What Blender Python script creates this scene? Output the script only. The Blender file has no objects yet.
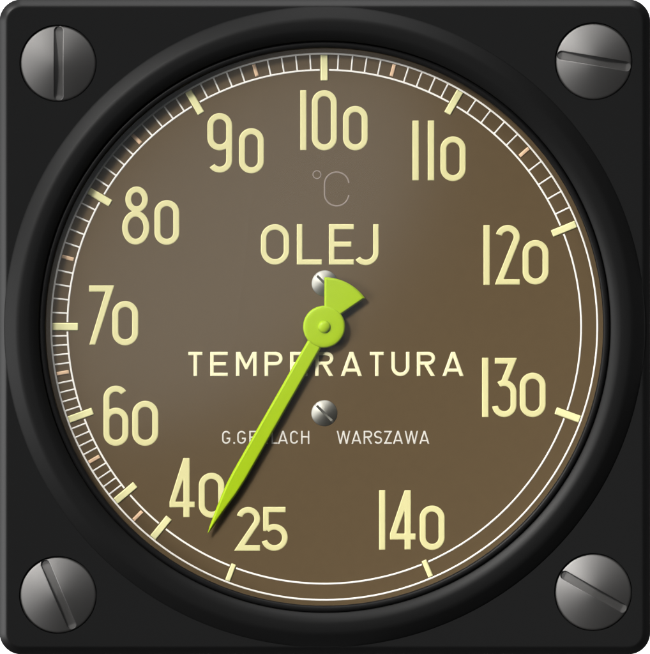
import bpy, bmesh, math, random
import numpy as np
from mathutils import Vector, Matrix

scene = bpy.context.scene
PI = math.pi
R = math.radians
S = 0.08 / 650.0          # one photo pixel in metres: the flange is 80 mm wide
D = 10000.0               # camera distance in the same units

def P(px, py, z=0.0):
    return Vector(((px - 325.0) * S, (327.0 - py) * S, z * S))

# ------------------------------------------------------------------ camera
cam_data = bpy.data.cameras.new('camera')
cam = bpy.data.objects.new('camera', cam_data)
scene.collection.objects.link(cam)
cam.location = (0, 0, D * S)
cam_data.sensor_fit = 'HORIZONTAL'
cam_data.sensor_width = 36.0
cam_data.lens = 36.0 * D / 650.0
cam_data.clip_start = 0.01
cam_data.clip_end = 50.0
scene.camera = cam

# ------------------------------------------------------------------ world, lamps, exposure
world = bpy.data.worlds.new('World')
scene.world = world
world.use_nodes = True
bg = world.node_tree.nodes['Background']
bg.inputs['Color'].default_value = (0.95, 0.97, 1.0, 1)
bg.inputs['Strength'].default_value = 0.02
scene.view_settings.view_transform = 'Standard'
scene.view_settings.look = 'None'
scene.view_settings.exposure = 0.0
scene.view_settings.gamma = 1.0

def lamp(name, loc, aim, sx, sy, radiance, color=(1, 1, 1), shape='RECTANGLE', roll=0.0):
    """area lamp; loc, aim and sizes in photo pixels relative to the flange centre"""
    d = bpy.data.lights.new(name, 'AREA')
    d.shape = shape
    d.size, d.size_y = sx * S, sy * S
    area = sx * sy * S * S * (PI / 4 if shape in ('ELLIPSE', 'DISK') else 1)
    d.energy = radiance * PI * area
    d.color = color
    o = bpy.data.objects.new(name, d)
    scene.collection.objects.link(o)
    o.location = Vector(loc) * S
    q = (Vector(aim) - Vector(loc)).to_track_quat('-Z', 'Y')
    o.rotation_euler = (q.to_matrix() @ Matrix.Rotation(roll, 3, 'Z')).to_euler()
    return o

def polar(az, zen, dist):
    a, z = R(az), R(zen)
    return (dist * math.sin(z) * math.cos(a), dist * math.sin(z) * math.sin(a), dist * math.cos(z))

key = lamp('key_softbox', polar(135, 45, 6000), (1600, -1600, 0), 1500, 1500, 6.9, (1.0, 0.985, 0.96))
key.data.spread = R(34)              # narrow spread added to dim the upper left of the dial
lamp('side_fill', polar(184, 60, 9000), (0, 0, 0), 3600, 2600, 17.5, (1.0, 1.0, 1.0))  # added light, brightens the bevels and ring facets that face left
lamp('top_fill', polar(86, 60, 9000), (0, 0, 0), 3600, 2600, 13.2, (1.0, 1.0, 1.0))  # added light, brightens the facets that face the upper edge
# a dim diffuser above, whose mirror image is the veil on the cover glass
lamp('overhead_softbox', (-640, 640, 13000), (-640, 640, 0), 3400, 1880, 1.12,
     (0.88, 0.95, 1.0), 'ELLIPSE', R(45))
# unseen panels added to brighten the white table under the flange
for tx, ty, wx, wy in ((1300, 0, 1700, 3600), (-1300, 0, 1700, 3600), (0, 1300, 900, 1700), (0, -1300, 900, 1700)):
    lamp('table_fill', (tx, ty, -180), (tx, ty, -520), wx, wy, 3.4)

# ------------------------------------------------------------------ materials
def mat(name, color, rough=0.5, metal=0.0, spec=0.5, bump=None, vary=None, **kw):
    m = bpy.data.materials.new(name)
    m.use_nodes = True
    nt = m.node_tree
    b = nt.nodes['Principled BSDF']
    b.inputs['Base Color'].default_value = (*color, 1)
    b.inputs['Roughness'].default_value = rough
    b.inputs['Metallic'].default_value = metal
    b.inputs['Specular IOR Level'].default_value = spec
    for k, v in kw.items():
        b.inputs[k].default_value = v
    tc = nt.nodes.new('ShaderNodeTexCoord')
    if vary:
        scale, amt = vary
        n = nt.nodes.new('ShaderNodeTexNoise')
        n.inputs['Scale'].default_value = scale
        n.inputs['Detail'].default_value = 4
        nt.links.new(tc.outputs['Object'], n.inputs['Vector'])
        mr = nt.nodes.new('ShaderNodeMapRange')
        mr.inputs['From Min'].default_value = 0.3
        mr.inputs['From Max'].default_value = 0.7
        mr.inputs['To Min'].default_value = 1 - amt
        mr.inputs['To Max'].default_value = 1 + amt
        nt.links.new(n.outputs['Fac'], mr.inputs['Value'])
        mx = nt.nodes.new('ShaderNodeMix')
        mx.data_type = 'RGBA'; mx.blend_type = 'MULTIPLY'
        mx.inputs[0].default_value = 1
        mx.inputs[6].default_value = (*color, 1)
        nt.links.new(mr.outputs['Result'], mx.inputs[7])
        nt.links.new(mx.outputs[2], b.inputs['Base Color'])
    if bump:
        scale, dist = bump
        n = nt.nodes.new('ShaderNodeTexNoise')
        n.inputs['Scale'].default_value = scale
        n.inputs['Detail'].default_value = 3
        nt.links.new(tc.outputs['Object'], n.inputs['Vector'])
        bp = nt.nodes.new('ShaderNodeBump')
        bp.inputs['Strength'].default_value = 1.0
        bp.inputs['Distance'].default_value = dist
        nt.links.new(n.outputs['Fac'], bp.inputs['Height'])
        nt.links.new(bp.outputs['Normal'], b.inputs['Normal'])
    return m

M_BLACK = mat('black_plastic', (0.0044, 0.0045, 0.0046), 0.40, 0, 0.26, bump=(9000, 1.2e-6))
M_RING = mat('black_enamel', (0.0053, 0.0054, 0.0055), 0.46, 0, 0.14, bump=(7000, 1.0e-6))
M_LIP = mat('black_lacquer', (0.006, 0.006, 0.0062), 0.45, 0, 0.11)
M_CASE = mat('case_paint', (0.02, 0.02, 0.02), 0.5)
M_DIAL = mat('brown_dial_paint', (0.096, 0.064, 0.0300), 0.75, 0, 0.15, vary=(900, 0.02))
M_LUME = mat('cream_luminous_paint', (0.66, 0.615, 0.30), 0.6, 0, 0.3)
M_TICK = mat('yellow_tick_paint', (0.73, 0.70, 0.355), 0.6, 0, 0.3)
M_CREAM = mat('pale_cream_paint', (0.80, 0.75, 0.46), 0.6, 0, 0.3)
M_WHITE = mat('white_line_paint', (0.86, 0.83, 0.77), 0.6, 0, 0.3)
M_ORANGE = mat('orange_tick_paint', (0.74, 0.50, 0.31), 0.6, 0, 0.3)
M_PALE = mat('pale_print', (0.62, 0.59, 0.53), 0.6, 0, 0.3)
M_FAINT = mat('faint_print', (0.25, 0.20, 0.165), 0.6, 0, 0.3)
M_GREEN = mat('lime_needle_paint', (0.32, 0.475, 0.003), 0.42, 0, 0.22, bump=(5000, 1.0e-6))
M_STEEL = mat('blued_steel', (0.152, 0.149, 0.147), 0.54, 1.0, 0.5, bump=(5000, 0.8e-6))
M_NICKEL = mat('bright_nickel', (0.29, 0.285, 0.25), 0.5, 1.0)
M_TABLE = mat('white_table', (0.9, 0.9, 0.9), 0.8)

M_GLASS = bpy.data.materials.new('cover_glass')
M_GLASS.use_nodes = True
nt = M_GLASS.node_tree
nt.nodes.clear()
out = nt.nodes.new('ShaderNodeOutputMaterial')
mix = nt.nodes.new('ShaderNodeMixShader')
tr = nt.nodes.new('ShaderNodeBsdfTransparent')
gl = nt.nodes.new('ShaderNodeBsdfGlossy')
gl.inputs['Roughness'].default_value = 0.12
gl.inputs['Color'].default_value = (1, 1, 1, 1)
mix.inputs['Fac'].default_value = 0.05
nt.links.new(tr.outputs[0], mix.inputs[1])
nt.links.new(gl.outputs[0], mix.inputs[2])
nt.links.new(mix.outputs[0], out.inputs['Surface'])

# ------------------------------------------------------------------ mesh helpers
def link(name, me, material, parent=None):
    o = bpy.data.objects.new(name, me)
    if material: me.materials.append(material)
    scene.collection.objects.link(o)
    if parent: o.parent = parent
    return o

def sharpen(me, angle=30.0):
    bm = bmesh.new(); bm.from_mesh(me)
    bmesh.ops.recalc_face_normals(bm, faces=bm.faces)
    for f in bm.faces: f.smooth = True
    for e in bm.edges:
        if len(e.link_faces) == 2:
            e.smooth = e.calc_face_angle(0) < R(angle)
    bm.to_mesh(me); bm.free()

def lathe(name, prof, material, parent, c=(325, 327), seg=512, angle=30.0, close=False):
    """prof: list of (radius, z) in px; revolved about a vertical axis through c"""
    verts, faces = [], []
    n = len(prof)
    for i in range(seg):
        a = 2 * PI * i / seg
        ca, sa = math.cos(a), math.sin(a)
        for (r, z) in prof:
            verts.append(P(c[0] + r * ca, c[1] - r * sa, z))
    for i in range(seg):
        j = (i + 1) % seg
        for k in range(n - 1):
            faces.append((i * n + k, j * n + k, j * n + k + 1, i * n + k + 1))
        if close:
            faces.append((i * n + n - 1, j * n + n - 1, j * n, i * n))
    me = bpy.data.meshes.new(name)
    me.from_pydata(verts, [], faces)
    bm = bmesh.new(); bm.from_mesh(me)
    bmesh.ops.remove_doubles(bm, verts=bm.verts, dist=1e-7)
    bm.to_mesh(me); bm.free()
    sharpen(me, angle)
    return link(name, me, material, parent)

def integrate(pts, z0, step=0.4):
    """pts: list of (radius, tilt in degrees; + rises as radius shrinks) from outside in"""
    rs = [p[0] for p in pts]; ts = [p[1] for p in pts]
    out_, z, r = [], z0, rs[0]
    n = max(2, int(abs(rs[0] - rs[-1]) / step))
    prev = None
    for i in range(n + 1):
        r = rs[0] + (rs[-1] - rs[0]) * i / n
        t = np.interp(-r, [-q for q in rs], ts)
        if prev is not None:
            z += math.tan(R((t + prev[1]) / 2)) * (prev[0] - r)
        out_.append((r, z)); prev = (r, t)
    return out_

# ------------------------------------------------------------------ signed distance shapes (y down, photo px)
def seg(x0, y0, x1, y1, w, e=0.0):
    L = math.hypot(x1 - x0, y1 - y0); ux, uy = (x1 - x0) / L, (y1 - y0) / L
    cx, cy = (x0 + x1) / 2, (y0 + y1) / 2
    def f(X, Y):
        a = np.abs((X - cx) * ux + (Y - cy) * uy) - L / 2 - e
        b = np.abs(-(X - cx) * uy + (Y - cy) * ux) - w / 2
        return np.minimum(np.maximum(a, b), 0) + np.hypot(np.maximum(a, 0), np.maximum(b, 0))
    return f

def box(x0, y0, x1, y1):
    return seg(x0, (y0 + y1) / 2, x1, (y0 + y1) / 2, y1 - y0)

def stadium(x0, x1, y0, y1, w, rad=None):
    cx, cy, hx, hy = (x0 + x1) / 2, (y0 + y1) / 2, (x1 - x0) / 2, (y1 - y0) / 2
    rad = rad or min(hx, hy)
    def f(X, Y):
        a = np.abs(X - cx) - hx + rad; b = np.abs(Y - cy) - hy + rad
        d = np.minimum(np.maximum(a, b), 0) + np.hypot(np.maximum(a, 0), np.maximum(b, 0)) - rad
        return np.abs(d + w / 2) - w / 2
    return f

def earc(cx, cy, a, b, a0, a1, w):
    """arc of an ellipse (centreline semi-axes a, b) from angle a0 to a1, degrees counter-clockwise"""
    sweep = (a1 - a0) % 360 or 360
    def f(X, Y):
        x, y = X - cx, -(Y - cy)
        if abs(a - b) < 1e-6:
            d = np.hypot(x, y) - a
        else:
            k = np.hypot(x / a, y / b) + 1e-9
            g = np.hypot(x / a ** 2, y / b ** 2) + 1e-9
            d = k * (k - 1) / g
        d = np.abs(d) - w / 2
        if sweep < 360:
            t0, t1 = R(a0), R(a1)
            h0 = x * math.sin(t0) - y * math.cos(t0)        # > 0 clockwise of the start ray
            h1 = -x * math.sin(t1) + y * math.cos(t1)
            wd = np.maximum(h0, h1) if sweep <= 180 else np.minimum(h0, h1)
            d = np.maximum(d, wd)
        return d
    return f

def poly(*pts):
    def f(X, Y):
        d = np.full(X.shape, 1e9); s = np.ones(X.shape)
        n = len(pts)
        for i in range(n):
            ax, ay = pts[i]; bx, by = pts[i - 1]
            ex, ey = bx - ax, by - ay
            wx, wy = X - ax, Y - ay
            t = np.clip((wx * ex + wy * ey) / (ex * ex + ey * ey), 0, 1)
            d = np.minimum(d, (wx - ex * t) ** 2 + (wy - ey * t) ** 2)
            c1, c2, c3 = Y >= ay, Y < by, ex * wy > ey * wx
            flip = (c1 & c2 & c3) | (~c1 & ~c2 & ~c3)
            s = np.where(flip, -s, s)
        return s * np.sqrt(d)
    return f

def union(*fs):
    def f(X, Y):
        d = fs[0](X, Y)
        for g in fs[1:]: d = np.minimum(d, g(X, Y))
        return d
    return f

def clip(f, x0, y0, x1, y1):
    b = box(x0, y0, x1, y1)
    return lambda X, Y: np.maximum(f(X, Y), b(X, Y))

def minus(f, g):
    return lambda X, Y: np.maximum(f(X, Y), -g(X, Y))

def raise_shape(name, f, bbox, z0, h, bev, material, parent, step=0.5, wall=0.3, pw=1.0):
    """solid raised from the shape f < 0: top rounded over bev px from its outline, side wall down to z0"""
    x0, y0, x1, y1 = bbox[0] - 1.5, bbox[1] - 1.5, bbox[2] + 1.5, bbox[3] + 1.5
    nx, ny = int((x1 - x0) / step) + 2, int((y1 - y0) / step) + 2
    gx = x0 + 0.137 * step + np.arange(nx) * step; gy = y0 + 0.173 * step + np.arange(ny) * step
    X, Y = np.meshgrid(gx, gy)
    V = f(X, Y)
    V = np.where(np.abs(V) < 1e-4, 1e-4, V)
    verts, faces, idx, rim = [], [], {}, []
    def zof(d):
        t = min(max(-d / bev, 0), 1)
        return z0 + h * (wall + (1 - wall) * math.sin(t * PI / 2) ** pw)
    def corner(i, j):
        k = (i, j)
        if k not in idx:
            idx[k] = len(verts); verts.append((gx[i], gy[j], zof(V[j, i])))
        return idx[k]
    def cut(i0, j0, i1, j1):
        k = (min(i0, i1), min(j0, j1), max(i0, i1), max(j0, j1))
        if k not in idx:
            a, b = V[j0, i0], V[j1, i1]; t = a / (a - b)
            idx[k] = len(verts)
            verts.append((gx[i0] + (gx[i1] - gx[i0]) * t, gy[j0] + (gy[j1] - gy[j0]) * t, zof(0)))
        return idx[k]
    ins = V < 0
    any_in = ins[:-1, :-1] | ins[1:, :-1] | ins[:-1, 1:] | ins[1:, 1:]
    for j, i in zip(*np.nonzero(any_in)):
        cs = [(i, j), (i, j + 1), (i + 1, j + 1), (i + 1, j)]
        pl, kinds = [], []
        for q in range(4):
            a, b = cs[q], cs[(q + 1) % 4]
            ia, ib = ins[a[1], a[0]], ins[b[1], b[0]]
            if ia: pl.append(corner(*a)); kinds.append(0)
            if ia != ib: pl.append(cut(*a, *b)); kinds.append(1 if ia else 2)   # 1 leaves, 2 enters
        if len(pl) >= 3:
            faces.append(pl)
            for q in range(len(pl)):
                if kinds[q] == 1 and kinds[(q + 1) % len(pl)] == 2:
                    rim.append((pl[q], pl[(q + 1) % len(pl)]))
    smooth_n = len(faces)
    low, top = {}, {}
    def lo(v):
        if v not in low:
            low[v] = len(verts); verts.append((verts[v][0], verts[v][1], z0 - 0.2))
            top[v] = len(verts); verts.append(verts[v])
        return low[v], top[v]
    for a, b in rim:
        la, ta = lo(a); lb, tb = lo(b)
        faces.append((tb, ta, la, lb))
    me = bpy.data.meshes.new(name)
    me.from_pydata([P(*v) for v in verts], [], faces)
    me.polygons.foreach_set('use_smooth', [k < smooth_n for k in range(len(me.polygons))])
    me.update()
    return link(name, me, material, parent)

# ------------------------------------------------------------------ the white table
me = bpy.data.meshes.new('table_surface')
T = 12000
me.from_pydata([P(-T, -T, -520), P(T, -T, -520), P(T, T, -520), P(-T, T, -520)], [], [(3, 2, 1, 0)])
tab = link('table_surface', me, M_TABLE)
tab['kind'] = 'structure'
tab['label'] = 'plain white surface behind the black gauge'

# ------------------------------------------------------------------ the gauge
root = bpy.data.objects.new('oil_temperature_gauge', None)
scene.collection.objects.link(root)
root.location = (0, 0, 0)
root.empty_display_size = 0.02
root['label'] = 'black square oil temperature gauge with brown dial, cream numerals and lime green needle'
root['category'] = 'gauge'

DC = (324.3, 326.8)                     # dial centre
Z_DIAL = -13.8
SCREWS = [(58.0, 63.3, 37.9, 90.0), (593.5, 61.3, 38.2, -9.6), (57.9, 594.8, 38.2, -66.7), (593.1, 592.0, 38.3, -29.6)]

# flange: rounded square with a rolled edge, bored for the dial and the four screws
def rrect(o, z, n=28):
    L_, R_, T_, B_, rad = -0.8 + o, 650.5 - o, -0.8 + o, 654.6 - o, max(22.3 - o, 1.0)
    pts = []
    for cx, cy, a0 in ((R_ - rad, T_ + rad, 0), (L_ + rad, T_ + rad, 90), (L_ + rad, B_ - rad, 180), (R_ - rad, B_ - rad, 270)):
        for k in range(n + 1):
            a = R(a0 + 90.0 * k / n)
            pts.append(P(cx + rad * math.cos(a), cy - rad * math.sin(a), z))
    return pts

def circle(cx, cy, r, z, n):
    return [P(cx + r * math.cos(2 * PI * k / n), cy - r * math.sin(2 * PI * k / n), z) for k in range(n)]

def make_flange():
    bm = bmesh.new()
    tilts = [(0, 38), (0.8, 34), (3, 31), (6.4, 24), (8.4, 4), (9.4, 0)]
    prof, z = [], 0.0
    n = 26
    for i in range(n + 1):
        o = 9.4 * i / n
        t = np.interp(o, [q[0] for q in tilts], [q[1] for q in tilts])
        if i: z += math.tan(R((t + pt) / 2)) * 9.4 / n
        prof.append((o, z)); pt = t
    top = prof[-1][1]
    prof = [(o, zz - top) for o, zz in prof]
    loops = [rrect(0, -26), rrect(0, prof[0][1] - 0.6)] + [rrect(o, zz) for o, zz in prof]
    vl = [[bm.verts.new(p) for p in lp] for lp in loops]
    m = len(vl[0])
    for a, b in zip(vl, vl[1:]):
        for k in range(m):
            bm.faces.new((a[k], a[(k + 1) % m], b[(k + 1) % m], b[k]))
    edges = [bm.edges.get((vl[-1][k], vl[-1][(k + 1) % m])) for k in range(m)]
    def hole(cx, cy, r, depth, n_, floor):
        rim = [bm.verts.new(p) for p in circle(cx, cy, r, 0, n_)]
        low = [bm.verts.new(p) for p in circle(cx, cy, r, -depth, n_)]
        es = []
        for k in range(n_):
            q = (k + 1) % n_
            bm.faces.new((rim[k], rim[q], low[q], low[k]))
            es.append(bm.edges.get((rim[k], rim[q])))
        if floor: bm.faces.new(low)
        return es, low
    es, low_bore = hole(DC[0] + .2, DC[1] + .2, 300, 26, 256, False)
    edges += es
    for sx, sy, sr, _ in SCREWS:
        e2, _l = hole(sx, sy, sr + 0.7, 6, 128, True)
        edges += e2
    bmesh.ops.triangle_fill(bm, use_beauty=True, use_dissolve=False, edges=edges, normal=(0, 0, 1))
    # underside
    nb = len(low_bore)
    be = [bm.edges.get((low_bore[k], low_bore[(k + 1) % nb])) for k in range(nb)]
    be += [bm.edges.get((vl[0][k], vl[0][(k + 1) % m])) for k in range(m)]
    bmesh.ops.triangle_fill(bm, use_beauty=True, use_dissolve=False, edges=be, normal=(0, 0, -1))
    me = bpy.data.meshes.new('flange'); bm.to_mesh(me); bm.free()
    sharpen(me, 28)
    return link('flange', me, M_BLACK, root)
make_flange()

# instrument can behind the flange
lathe('case', [(0, -519.5), (270, -519.5), (278, -512), (278, -34), (312, -33), (312, -26.4), (200, -26.3), (0, -26.3)], M_CASE, root, DC, 192)

# bezel ring round the dial
rp = integrate([(320.6, 42), (319.2, 30), (309.5, 26), (304.5, 6), (297, -3), (294.5, -14), (290, -26), (286.8, -33), (286.0, -50)], 0.0)
rp = [(320.6, -0.6)] + rp + [(285.9, -5), (284.6, -6.5), (299.5, -9), (299.5, -3)]
lathe('bezel_ring', rp, M_RING, root, (324.6, 326.7), 512, 40)

# retaining lip inside the bezel
lp = [(285.75, -3.0)] + integrate([(285.7, 62), (285.0, 42), (284.0, 28), (282.6, 4), (281, -14), (279.9, -32), (279.2, -60)], -0.6, 0.25) + [(279.2, -18.5), (285.75, -18.5)]
lathe('glass_retaining_lip', lp, M_LIP, root, DC, 512, 40)

# dial plate
dial = lathe('dial', [(0, Z_DIAL), (140, Z_DIAL), (279.1, Z_DIAL), (279.1, Z_DIAL - 3), (0, Z_DIAL - 3)], M_DIAL, root, DC, 256)

# ------------------------------------------------------------------ scale lines and graduations
def pt(r, a):
    return DC[0] + r * math.cos(R(a)), DC[1] - r * math.sin(R(a))

def arc_band(name, spans, r, w, z, h, material):
    """raised painted line following the circle of radius r, drawn only over the given angular spans"""
    verts, faces = [], []
    prof = [(-w / 2, -0.1), (-w / 2, h * .5), (-w / 4, h), (w / 4, h), (w / 2, h * .5), (w / 2, -0.1)]
    for a0, a1 in spans:
        n = max(2, int((a1 - a0) * 2))
        base = len(verts)
        for i in range(n + 1):
            a = a0 + (a1 - a0) * i / n
            for dr, dz in prof:
                x, y = pt(r + dr, a); verts.append(P(x, y, z + dz))
        for i in range(n):
            for k in range(5):
                faces.append((base + i * 6 + k, base + (i + 1) * 6 + k, base + (i + 1) * 6 + k + 1, base + i * 6 + k + 1))
        if a1 - a0 < 359.9:
            faces.append(tuple(base + k for k in range(6)))
            faces.append(tuple(base + n * 6 + 5 - k for k in range(6)))
    me = bpy.data.meshes.new(name); me.from_pydata(verts, [], faces)
    sharpen(me, 50)
    return link(name, me, material, dial)

K = 1.0016
RI, RO = 256.8 * K, 273.0 * K
majors = [(249.15, 5.2, 253.8), (230.9, 7.3, 245.9), (219.9, 7.3, 246.1), (200.0, 7.3, 246.3), (180.0, 7.6, 246.0), (150.0, 7.3, 246.5),
          (120.0, 7.3, 246.0), (90.0, 7.4, 246.0), (60.0, 7.3, 246.0), (22.2, 7.3, 246.0), (-19.9, 7.3, 246.0), (-66.9, 5.2, 253.8)]
cuts = sorted((a % 360, (w / 2 + 0.9) / RI * 180 / PI) for a, w, r in majors)
spans = []
for (a, ha), (b, hb) in zip(cuts, cuts[1:] + [(cuts[0][0] + 360, cuts[0][1])]):
    spans.append((a + ha, b - hb))
arc_band('inner_scale_line', spans, RI, 1.75, Z_DIAL + 0.02, 0.45, M_WHITE)
arc_band('outer_scale_line', [(0, 360)], RO, 1.75, Z_DIAL + 0.02, 0.45, M_WHITE)

def tick(name, a, r0, r1, w, h, bev, material, step=0.5, rnd=0.0):
    x0, y0 = pt(r0 * K, a); x1, y1 = pt(r1 * K, a)
    f = seg(x0, y0, x1, y1, w)
    if rnd: g = seg(x0, y0, x1, y1, w - 2 * rnd, -rnd); f = lambda X, Y: g(X, Y) - rnd
    m = w
    return raise_shape(name, f, (min(x0, x1) - m, min(y0, y1) - m, max(x0, x1) + m, max(y0, y1) + m), Z_DIAL + 0.02, h, bev, material, dial, step)

for a, w, r0 in majors:
    tick('major_graduation', a, r0, 271.9, w, 1.1, 0.9, M_TICK, 0.4, 0.8)
for a in (225.4, 209.95, 190, 165, 135, 105, 75, 41.1):
    tick('orange_graduation', a, 259.3, 271.6, 3.9, 0.9, 0.9, M_ORANGE, 0.3, 0.6)
for lo_, hi_ in ((219.9, 200), (200, 180), (180, 150), (150, 120), (120, 90), (90, 60), (60, 22.2)):
    for k in (1, 2, 3, 4, 6, 7, 8, 9):
        tick('minor_graduation', lo_ + (hi_ - lo_) * k / 10, 257.2, 272.4, 1.6, 0.3, 0.3, M_WHITE, 0.3)

# ------------------------------------------------------------------ figures
def one(x0, x1, y0, y1): return box(x0, y0, x1, y1)
def zero(x0, x1, y0, y1, w=6.1): return stadium(x0, x1, y0, y1, w)
def six(x0, x1, y0, y1, yb, w=6.1):
    r = (x1 - x0) / 2; cx = x0 + r
    return union(stadium(x0, x1, yb, y1, w), box(x0, y0 + r - 1.2, x0 + w, (yb + y1) / 2),
                 earc(cx, y0 + r, r - w / 2, r - w / 2, 35, 188, w))
def nine(x0, x1, y0, y1, yb, w=6.1):
    r = (x1 - x0) / 2; cx = x0 + r
    return union(stadium(x0, x1, y0, yb, w), box(x1 - w, (y0 + yb) / 2, x1, y1 - r + 1.2),
                 earc(cx, y1 - r, r - w / 2, r - w / 2, 215, 368, w))
def two(x0, x1, y0, y1, w, bar, xb, phi=22.0, start=165.0):
    r = (x1 - x0) / 2 - 0.3; cx = x1 - r; cy = y0 + r; rc = r - w / 2
    ex, ey = cx + rc * math.cos(R(phi)), cy + rc * math.sin(R(phi))
    t = (y1 + 4 - ey)
    return union(earc(cx, cy, rc, rc, -phi - 7, start, w),
                 clip(seg(ex, ey, ex - t * math.tan(R(phi)), y1 + 4, w, 1.3), x0 - 20, y0, x1 + 5, y1),
                 box(xb, y1 - bar, x1, y1))
def four(xd, xv0, xv1, xr, y0, y1, yb0, yb1, xi, yi):
    """xd: left tip of the bar; xv0..xv1 upright; xr right end of the bar; (xi, yi) inner apex"""
    slope = (xv0 - xd) / (yb0 - y0)
    th = 5.6
    outer = poly((xv0, y0), (xv1, y0), (xv1, yb1), (xd, yb1), (xd, yb0))
    inner = poly((xv0, yi), (xv0, yb0), (xi, yb0))
    return union(minus(outer, inner), box(xv0, y0, xv1, y1), box(xd, yb0, xr, yb1))

NUM = {
 '100': (union(one(300.2, 306.4, 89.9, 150.0), zero(311.8, 336.9, 89.9, 150.2), zero(343.0, 367.8, 105.7, 150.2)), (300, 89, 368, 151)),
 '90': (union(nine(207.2, 232.1, 112.9, 172.5, 150.2), zero(238.8, 263.8, 128, 173.2)), (206, 112, 265, 174)),
 '110': (union(one(412.5, 418.9, 120.3, 180.2), one(427.9, 434.4, 120.3, 180.2), zero(440.5, 465.9, 136.2, 181)), (411, 119, 467, 182)),
 '80': (union(earc(136.4, 199.2, 8.4, 9.9, 0, 360, 5.9), earc(135.5, 227.6, 10.7, 14.0, 0, 360, 5.9), zero(154.2, 179.1, 200, 244.8)), (121, 185, 180, 246)),
 '70': (union(poly((88.7, 285.3), (114.1, 285.3), (95.0, 344.7), (89.0, 344.7), (105.1, 291.6), (88.7, 291.6)), zero(112.0, 138.0, 301, 345.4)), (87, 284, 139, 346)),
 '60': (union(six(103.1, 128.2, 385.7, 446, 407.8), zero(132.0, 158.1, 400.9, 446)), (102, 384, 159, 447)),
 '120': (union(one(483.7, 490.0, 224.9, 284.9), two(495.2, 520.1, 224.9, 284.5, 6.3, 5.3, 496.6), zero(522.9, 548.9, 240, 284.5)), (482, 223, 550, 286)),
 '130': (union(one(482.3, 488.7, 357.7, 417.2),
               poly((495.1, 357.9), (517.4, 357.9), (507.8, 381.8), (499.3, 386.1), (508.2, 363.8), (495.1, 363.8)),
               earc(504.5, 392.4, 9.3, 9.3, -8, 124, 6.0), box(510.8, 391.2, 516.8, 406), earc(504.5, 404.9, 9.3, 9.3, 188, 368, 6.0),
               zero(520, 546, 372.8, 417.2)), (481, 356, 547, 418)),
 '140': (union(one(379.2, 385.4, 490.3, 550), four(390.1, 404.7, 411.0, 415.7, 490.4, 549.8, 533.8, 539.8, 396.5, 510.8), zero(419.8, 444.8, 505.8, 550.2)), (378, 489, 446, 551)),
 '40': (union(four(169.3, 183.2, 189.5, 194.5, 458.1, 517.4, 501.9, 507.5, 175.2, 479.2), zero(198.6, 224.2, 473, 518.0)), (168, 457, 225, 519)),
 '25': (union(two(235.6, 260.0, 507.2, 551.1, 5.8, 5.7, 239.5, 34.0, 163.0),
              box(263.1, 507.2, 285.6, 512.6), poly((263.1, 507.2), (268.8, 507.2), (268.8, 527.3), (266.0, 531.4), (263.1, 531.2)),
              earc(274.3, 537.7, 10.55, 10.55, -162, 136, 5.7)), (233, 506, 289, 552)),
}
for t, (f, bb) in NUM.items():
    raise_shape('number_marking', f, bb, Z_DIAL + 0.02, 0.45, 0.8, M_LUME, dial, 0.45)

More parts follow.
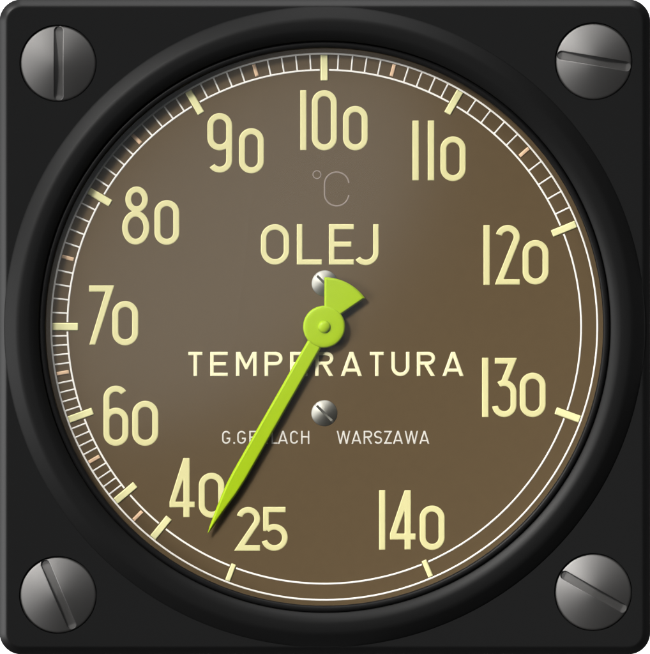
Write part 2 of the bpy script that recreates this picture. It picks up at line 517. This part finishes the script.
# ------------------------------------------------------------------ lettering
def glyph(ch, x0, x1, y0, y1, w):
    W, H = x1 - x0, y1 - y0
    cx = (x0 + x1) / 2; h = w / 2
    r = W / 2
    if ch == 'O': return stadium(x0, x1, y0, y1, w)
    if ch == 'L': return union(box(x0, y0, x0 + w, y1), box(x0, y1 - w * .93, x1, y1))
    if ch == 'E': return union(box(x0, y0, x0 + w, y1), box(x0, y0, x1, y0 + w * .93), box(x0, y1 - w * .93, x1, y1),
                               box(x0, y0 + H * .5 - w * .5, x1 - W * .1, y0 + H * .5 + w * .43))
    if ch == 'T': return union(box(cx - h, y0, cx + h, y1), box(x0, y0, x1, y0 + w * .93))
    if ch == 'H': return union(box(x0, y0, x0 + w, y1), box(x1 - w, y0, x1, y1), box(x0, y0 + H * .47 - h, x1, y0 + H * .47 + h * .9))
    if ch == 'J':
        return union(box(x1 - w, y0, x1, y1 - 11.2), earc(x1 - 12.8, y1 + .6 - 12.8, 12.8 - h, 12.8 - h, 215, 367, w))
    if ch == 'U': return union(box(x0, y0, x0 + w, y1 - r + .9), box(x1 - w, y0, x1, y1 - r + .9), earc(cx, y1 - r, r - h, r - h, 172, 368, w))
    if ch == 'M':
        ym = y0 + H * .72
        return union(box(x0, y0, x0 + w, y1), box(x1 - w, y0, x1, y1),
                     clip(union(seg(x0 + w * .55, y0 - 1, cx, ym - w * .4, w * .88, w * .3), seg(x1 - w * .55, y0 - 1, cx, ym - w * .4, w * .88, w * .3)), x0, y0, x1, ym))
    if ch in 'PR':
        hb = H * (.56 if ch == 'P' else .54); rb = hb / 2
        parts = [box(x0, y0, x0 + w, y1), box(x0, y0, x1 - rb + .9, y0 + w * .93), box(x0, y0 + hb - w * .93, x1 - rb + .9, y0 + hb),
                 earc(x1 - rb, y0 + rb, rb - h, rb - h, -98, 98, w * .97)]
        if ch == 'R':
            parts.append(clip(seg(x0 + W * .40, y0 + hb - w, x1 - h * 1.1, y1 + w * .1, w, w), x0, y0 + hb - w * .9, x1 + w, y1))
        return union(*parts)
    if ch == 'A':
        yc = y1 - H * .24; k = W / 2 - h * 1.05
        return clip(union(seg(cx, y0, x0 + h * 1.05, y1, w, w), seg(cx, y0, x1 - h * 1.05, y1, w, w),
                          box(x0 + W * .2, yc - h, x1 - W * .2, yc + h * .8)), x0 - w, y0, x1 + w, y1)
    if ch == 'W':
        q = W / 4
        xs = [x0 + h, x0 + q + h * .4, cx, x1 - q - h * .4, x1 - h]; ys = [y0, y1, y0, y1, y0]
        return clip(union(*[seg(xs[i], ys[i], xs[i + 1], ys[i + 1], w * .95, w) for i in range(4)]), x0 - w, y0, x1 + w, y1)
    if ch == 'Z': return union(box(x0, y0, x1, y0 + w), box(x0, y1 - w, x1, y1), clip(seg(x1 - h * 1.2, y0, x0 + h * 1.2, y1, w, w), x0, y0, x1, y1))
    if ch == 'C':
        return union(earc(cx, y0 + r, r - h, r - h, 12, 188, w), box(x0, y0 + r - .3, x0 + w, y1 - r + .3), earc(cx, y1 - r, r - h, r - h, 172, 348, w))
    if ch == 'G':
        return union(earc(cx, y0 + r, r - h, r - h, 22, 188, w), box(x0, y0 + r - .3, x0 + w, y1 - r + .3), earc(cx, y1 - r, r - h, r - h, 172, 366, w),
                     box(x1 - w, y0 + H * .52, x1, y1 - r + .3), box(cx + w * .2, y0 + H * .52, x1, y0 + H * .52 + w))
    if ch == 'S':
        b = (H - w) / 4; a = (W - w) / 2
        return union(earc(cx, y0 + h + b, a, b, 25, 276, w), earc(cx, y1 - h - b, a, b, -155, 96, w))
    if ch == '.': return box(x0, y1 - w * 1.15, x0 + w * 1.15, y1)

def word(name, letters, y0, y1, w, material, h=0.55, bev=0.8, step=0.4):
    f = union(*[glyph(c, a, b, y0, y1, w) for c, a, b in letters])
    return raise_shape(name, f, (letters[0][1] - w, y0 - 1, letters[-1][2] + w, y1 + 1.5), Z_DIAL + 0.02, h, bev, material, dial, step)

word('word_marking', [('O', 260.8, 289.2), ('L', 296.8, 321.9), ('E', 328.9, 354.0), ('J', 353.5, 378.8)], 224.1, 264.6, 5.6, M_LUME)
word('word_marking', [('T', 188.2, 202.4), ('E', 210.1, 227.8), ('M', 235.9, 256.8), ('P', 264.6, 282.7), ('E', 290.0, 307.6),
                      ('R', 315.2, 333.6), ('A', 340.9, 362.2), ('T', 369.9, 384.1), ('U', 391.6, 409.8), ('R', 417.0, 435.5), ('A', 442.6, 464.0)],
     351.9, 376.3, 3.7, M_CREAM, 0.6, 0.7, 0.35)
word('word_marking', [('G', 222.0, 230.3), ('.', 233.2, 234.8), ('G', 237.2, 245.8), ('E', 249.2, 256.6), ('R', 259.8, 268.2), ('L', 271.4, 277.6),
                      ('A', 277.9, 288.0), ('C', 290.2, 298.2), ('H', 301.2, 309.4)], 431.0, 444.0, 1.55, M_PALE, 0.25, 0.4, 0.22)
word('word_marking', [('W', 336.8, 350.4), ('A', 351.6, 361.5), ('R', 363.8, 372.4), ('S', 374.3, 382.3), ('Z', 384.2, 392.0),
                      ('A', 393.2, 403.1), ('W', 404.8, 418.3), ('A', 419.6, 429.6)], 431.0, 444.0, 1.55, M_PALE, 0.25, 0.4, 0.22)
f = union(earc(317.0, 174.5, 3.9, 3.9, 0, 360, 1.1),
          union(earc(336.8, 184.2, 12.2, 12.2, 6, 184, 1.5), box(323.85, 183.8, 325.35, 194.0), earc(336.8, 193.6, 12.2, 12.2, 176, 354, 1.5)))
raise_shape('degree_symbol', f, (311, 168, 351, 208), Z_DIAL + 0.02, 0.25, 0.4, M_FAINT, dial, 0.22)

# ------------------------------------------------------------------ screws
def screw(name, cx, cy, r, ang, slot_w, slot_l, zb, hh, depth, material, parent, power, step, shift=(0, 0), concave=False):
    """domed slotted head: grid mesh of the dome with the slot cut right through to its floor"""
    sx, sy = cx + shift[0], cy + shift[1]
    a = R(-ang)                          # y down
    ux, uy = math.cos(a), math.sin(a)
    hl = slot_l / 2 - slot_w / 2
    def slot_d(x, y):
        t = max(-hl, min(hl, (x - sx) * ux + (y - sy) * uy))
        return math.hypot(x - sx - t * ux, y - sy - t * uy) - slot_w / 2
    def dome(x, y):
        q = min(1.0, math.hypot(x - cx, y - cy) / r)
        z = 1 - q ** power
        e = (1 - q) * r
        if e < 1.2: z -= (1 - e / 1.2) ** 2 * 0.10
        return zb + hh * z
    bm = bmesh.new()
    # outline ring of the slot and of the head, dome filled between by triangulated rings
    head_n, m = 160, 160
    def slot_loop(off, zf):
        pts = []
        n_cap, n_side = 20, 40
        for k in range(n_cap + 1):
            t = -PI / 2 + PI * k / n_cap
            pts.append((hl + (slot_w / 2 + off) * math.cos(t), (slot_w / 2 + off) * math.sin(t)))
        for k in range(1, n_side): pts.append((hl - 2 * hl * k / n_side, slot_w / 2 + off))
        for k in range(n_cap + 1):
            t = PI / 2 + PI * k / n_cap
            pts.append((-hl + (slot_w / 2 + off) * math.cos(t), (slot_w / 2 + off) * math.sin(t)))
        for k in range(1, n_side): pts.append((-hl + 2 * hl * k / n_side, -slot_w / 2 - off))
        out_ = []
        for p, q in pts:
            x, y = sx + p * ux - q * uy, sy + p * uy + q * ux
            out_.append((x, y, zf(x, y)))
        return out_
    round_ = 0.09 * slot_w
    l_top = slot_loop(round_, dome)
    l_mid = slot_loop(round_ * .3, lambda x, y: dome(x, y) - round_ * .3)
    l_edge = slot_loop(0, lambda x, y: dome(x, y) - round_)
    def floor_z(x, y):
        t = max(-hl, min(hl, (x - sx) * ux + (y - sy) * uy))
        if concave: return zb + 0.12 + 0.85 * (t / hl) ** 2
        return dome(sx + t * ux, sy + t * uy) * 0.42 + (zb + hh * .10) * 0.58 - depth
    l_low = slot_loop(0, lambda x, y: min(floor_z(x, y), dome(x, y) - round_ - .25))
    loops = [l_top, l_mid, l_edge, l_low]
    vl = [[bm.verts.new(P(*p)) for p in lp_] for lp_ in loops]
    n_ = len(vl[0])
    for A, B in zip(vl, vl[1:]):
        for k in range(n_):
            bm.faces.new((A[k], A[(k + 1) % n_], B[(k + 1) % n_], B[k]))
    fl = vl[-1]
    ca = list(range(10, 71)); cb = list(range(10, -1, -1)) + list(range(119, 69, -1))
    for q in range(60):
        ids = []
        for k in (ca[q], ca[q + 1], cb[q + 1], cb[q]):
            if k not in ids: ids.append(k)
        bm.faces.new([fl[k] for k in ids])
    # dome: constrained grid outside the slot, by marching squares
    import itertools
    me0 = None
    f = lambda X, Y: np.maximum(np.hypot(X - cx, Y - cy) - r,
                                -(np.hypot(*(lambda tx, ty: ((X - sx) - tx, (Y - sy) - ty))(
                                    np.clip((X - sx) * ux + (Y - sy) * uy, -hl, hl) * ux,
                                    np.clip((X - sx) * ux + (Y - sy) * uy, -hl, hl) * uy)) - slot_w / 2 - round_))
    nx = int(2 * r / step) + 4
    gx = cx - r - step * 1.3 + np.arange(nx) * step; gy = cy - r - step * 1.4 + np.arange(nx) * step
    X, Y = np.meshgrid(gx, gy); V = f(X, Y); V = np.where(np.abs(V) < 1e-4, 1e-4, V); ins = V < 0
    idx = {}
    def gv(k, x, y):
        if k not in idx: idx[k] = bm.verts.new(P(x, y, dome(x, y)))
        return idx[k]
    anyi = ins[:-1, :-1] | ins[1:, :-1] | ins[:-1, 1:] | ins[1:, 1:]
    rim = []
    for j, i in zip(*np.nonzero(anyi)):
        cs = [(i, j), (i, j + 1), (i + 1, j + 1), (i + 1, j)]; pl = []; kinds = []
        for q in range(4):
            A, B = cs[q], cs[(q + 1) % 4]
            ia, ib = ins[A[1], A[0]], ins[B[1], B[0]]
            if ia: pl.append(gv(A, gx[A[0]], gy[A[1]])); kinds.append(0)
            if ia != ib:
                va, vb = V[A[1], A[0]], V[B[1], B[0]]; t = va / (va - vb)
                pl.append(gv((min(A[0], B[0]), min(A[1], B[1]), max(A[0], B[0]), max(A[1], B[1])),
                             gx[A[0]] + (gx[B[0]] - gx[A[0]]) * t, gy[A[1]] + (gy[B[1]] - gy[A[1]]) * t))
                kinds.append(1 if ia else 2)
        if len(pl) >= 3:
            try: bm.faces.new(pl)
            except ValueError: pass
            for q in range(len(pl)):
                if kinds[q] == 1 and kinds[(q + 1) % len(pl)] == 2: rim.append((pl[q], pl[(q + 1) % len(pl)]))
    # outer wall of the head
    low = {}
    for A, B in rim:
        ds = []
        for v in (A, B):
            x, y = v.co.x / S + 325, 327 - v.co.y / S
            ds.append(math.hypot(x - cx, y - cy))
            if v not in low: low[v] = bm.verts.new((v.co.x, v.co.y, (zb - 3) * S))
        if min(ds) > r - 0.6: bm.faces.new((B, A, low[A], low[B]))
    for v in [v for v in bm.verts if not v.link_faces]: bm.verts.remove(v)
    me = bpy.data.meshes.new(name); bm.to_mesh(me); bm.free()
    # wind every face outward / upward
    bm = bmesh.new(); bm.from_mesh(me)
    for fc in bm.faces:
        fc.smooth = True
        if fc.normal.z < -0.05: fc.normal_flip()
    for e in bm.edges:
        if len(e.link_faces) == 2 and e.calc_face_angle(0) > R(33): e.smooth = False
    bm.to_mesh(me); bm.free()
    return link(name, me, material, parent)

for sx, sy, sr, ang in SCREWS:
    screw('mounting_screw', sx, sy, sr, ang, 8.4, 2 * sr - 2.6, -2.2, 8.5, 2.0, M_STEEL, root, 1.55, 1.0,
          (0.6, 0) if ang == 90 else (0.5, -0.4))
for sx, sy in ((324.7, 283.3), (324.4, 413.3)):
    screw('dial_screw', sx, sy, 13.5, -45, 2.3, 24.6, Z_DIAL, 4.3, 1.1, M_NICKEL, dial, 1.7, 0.4, concave=True)

# ------------------------------------------------------------------ needle
HUB = (324.1, 326.8)
arm = poly((324, 312.5), (306.6, 342.4), (232.5, 472), (226.6, 483.5), (220.9, 496.5), (213.6, 515), (209.3, 527), (207.2, 534.3), (212.5, 528), (217.8, 520.3), (225.0, 510), (236.8, 494), (246.2, 479.2),
           (320.6, 349), (337, 320))
fan0 = poly((324.2, 326), (324.4, 270), (372, 260), (372, 293.6), (324.4, 326.4))
disc50 = lambda X, Y: np.hypot(X - HUB[0], Y - HUB[1] - 1.0) - 50.6
fan = lambda X, Y: np.maximum(fan0(X, Y), disc50(X, Y))
needle = raise_shape('needle', union(arm, fan), (204, 272, 370, 538), Z_DIAL + 4.7, 2.9, 2.1, M_GREEN, root, 0.6, 0.25)
hub = lathe('needle_hub', [(0, Z_DIAL + 8.8), (16, Z_DIAL + 8.8), (19.0, Z_DIAL + 8.7), (20.2, Z_DIAL + 8.2), (20.9, Z_DIAL + 7.4), (21.1, Z_DIAL + 6.4), (21.1, Z_DIAL + 3.8), (6, Z_DIAL + 3.8), (6, Z_DIAL + .02), (0, Z_DIAL + .02)],
            M_GREEN, needle, HUB, 128, 40)
lathe('hub_cap', [(0, Z_DIAL + 12.2)] + [(6.3 * math.sin(t), Z_DIAL + 8.82 + 3.4 * math.cos(t)) for t in np.linspace(0.15, PI / 2, 12)], M_GREEN, needle, HUB, 64, 60)

# ------------------------------------------------------------------ cover glass, slightly domed
gp = [(r, -6.6 + (1 - (r / 279.0) ** 2) * 279 * math.tan(R(3.0)) / 2) for r in np.linspace(0, 279.1, 60)]
lathe('cover_glass', gp, M_GLASS, root, DC, 256, 60)
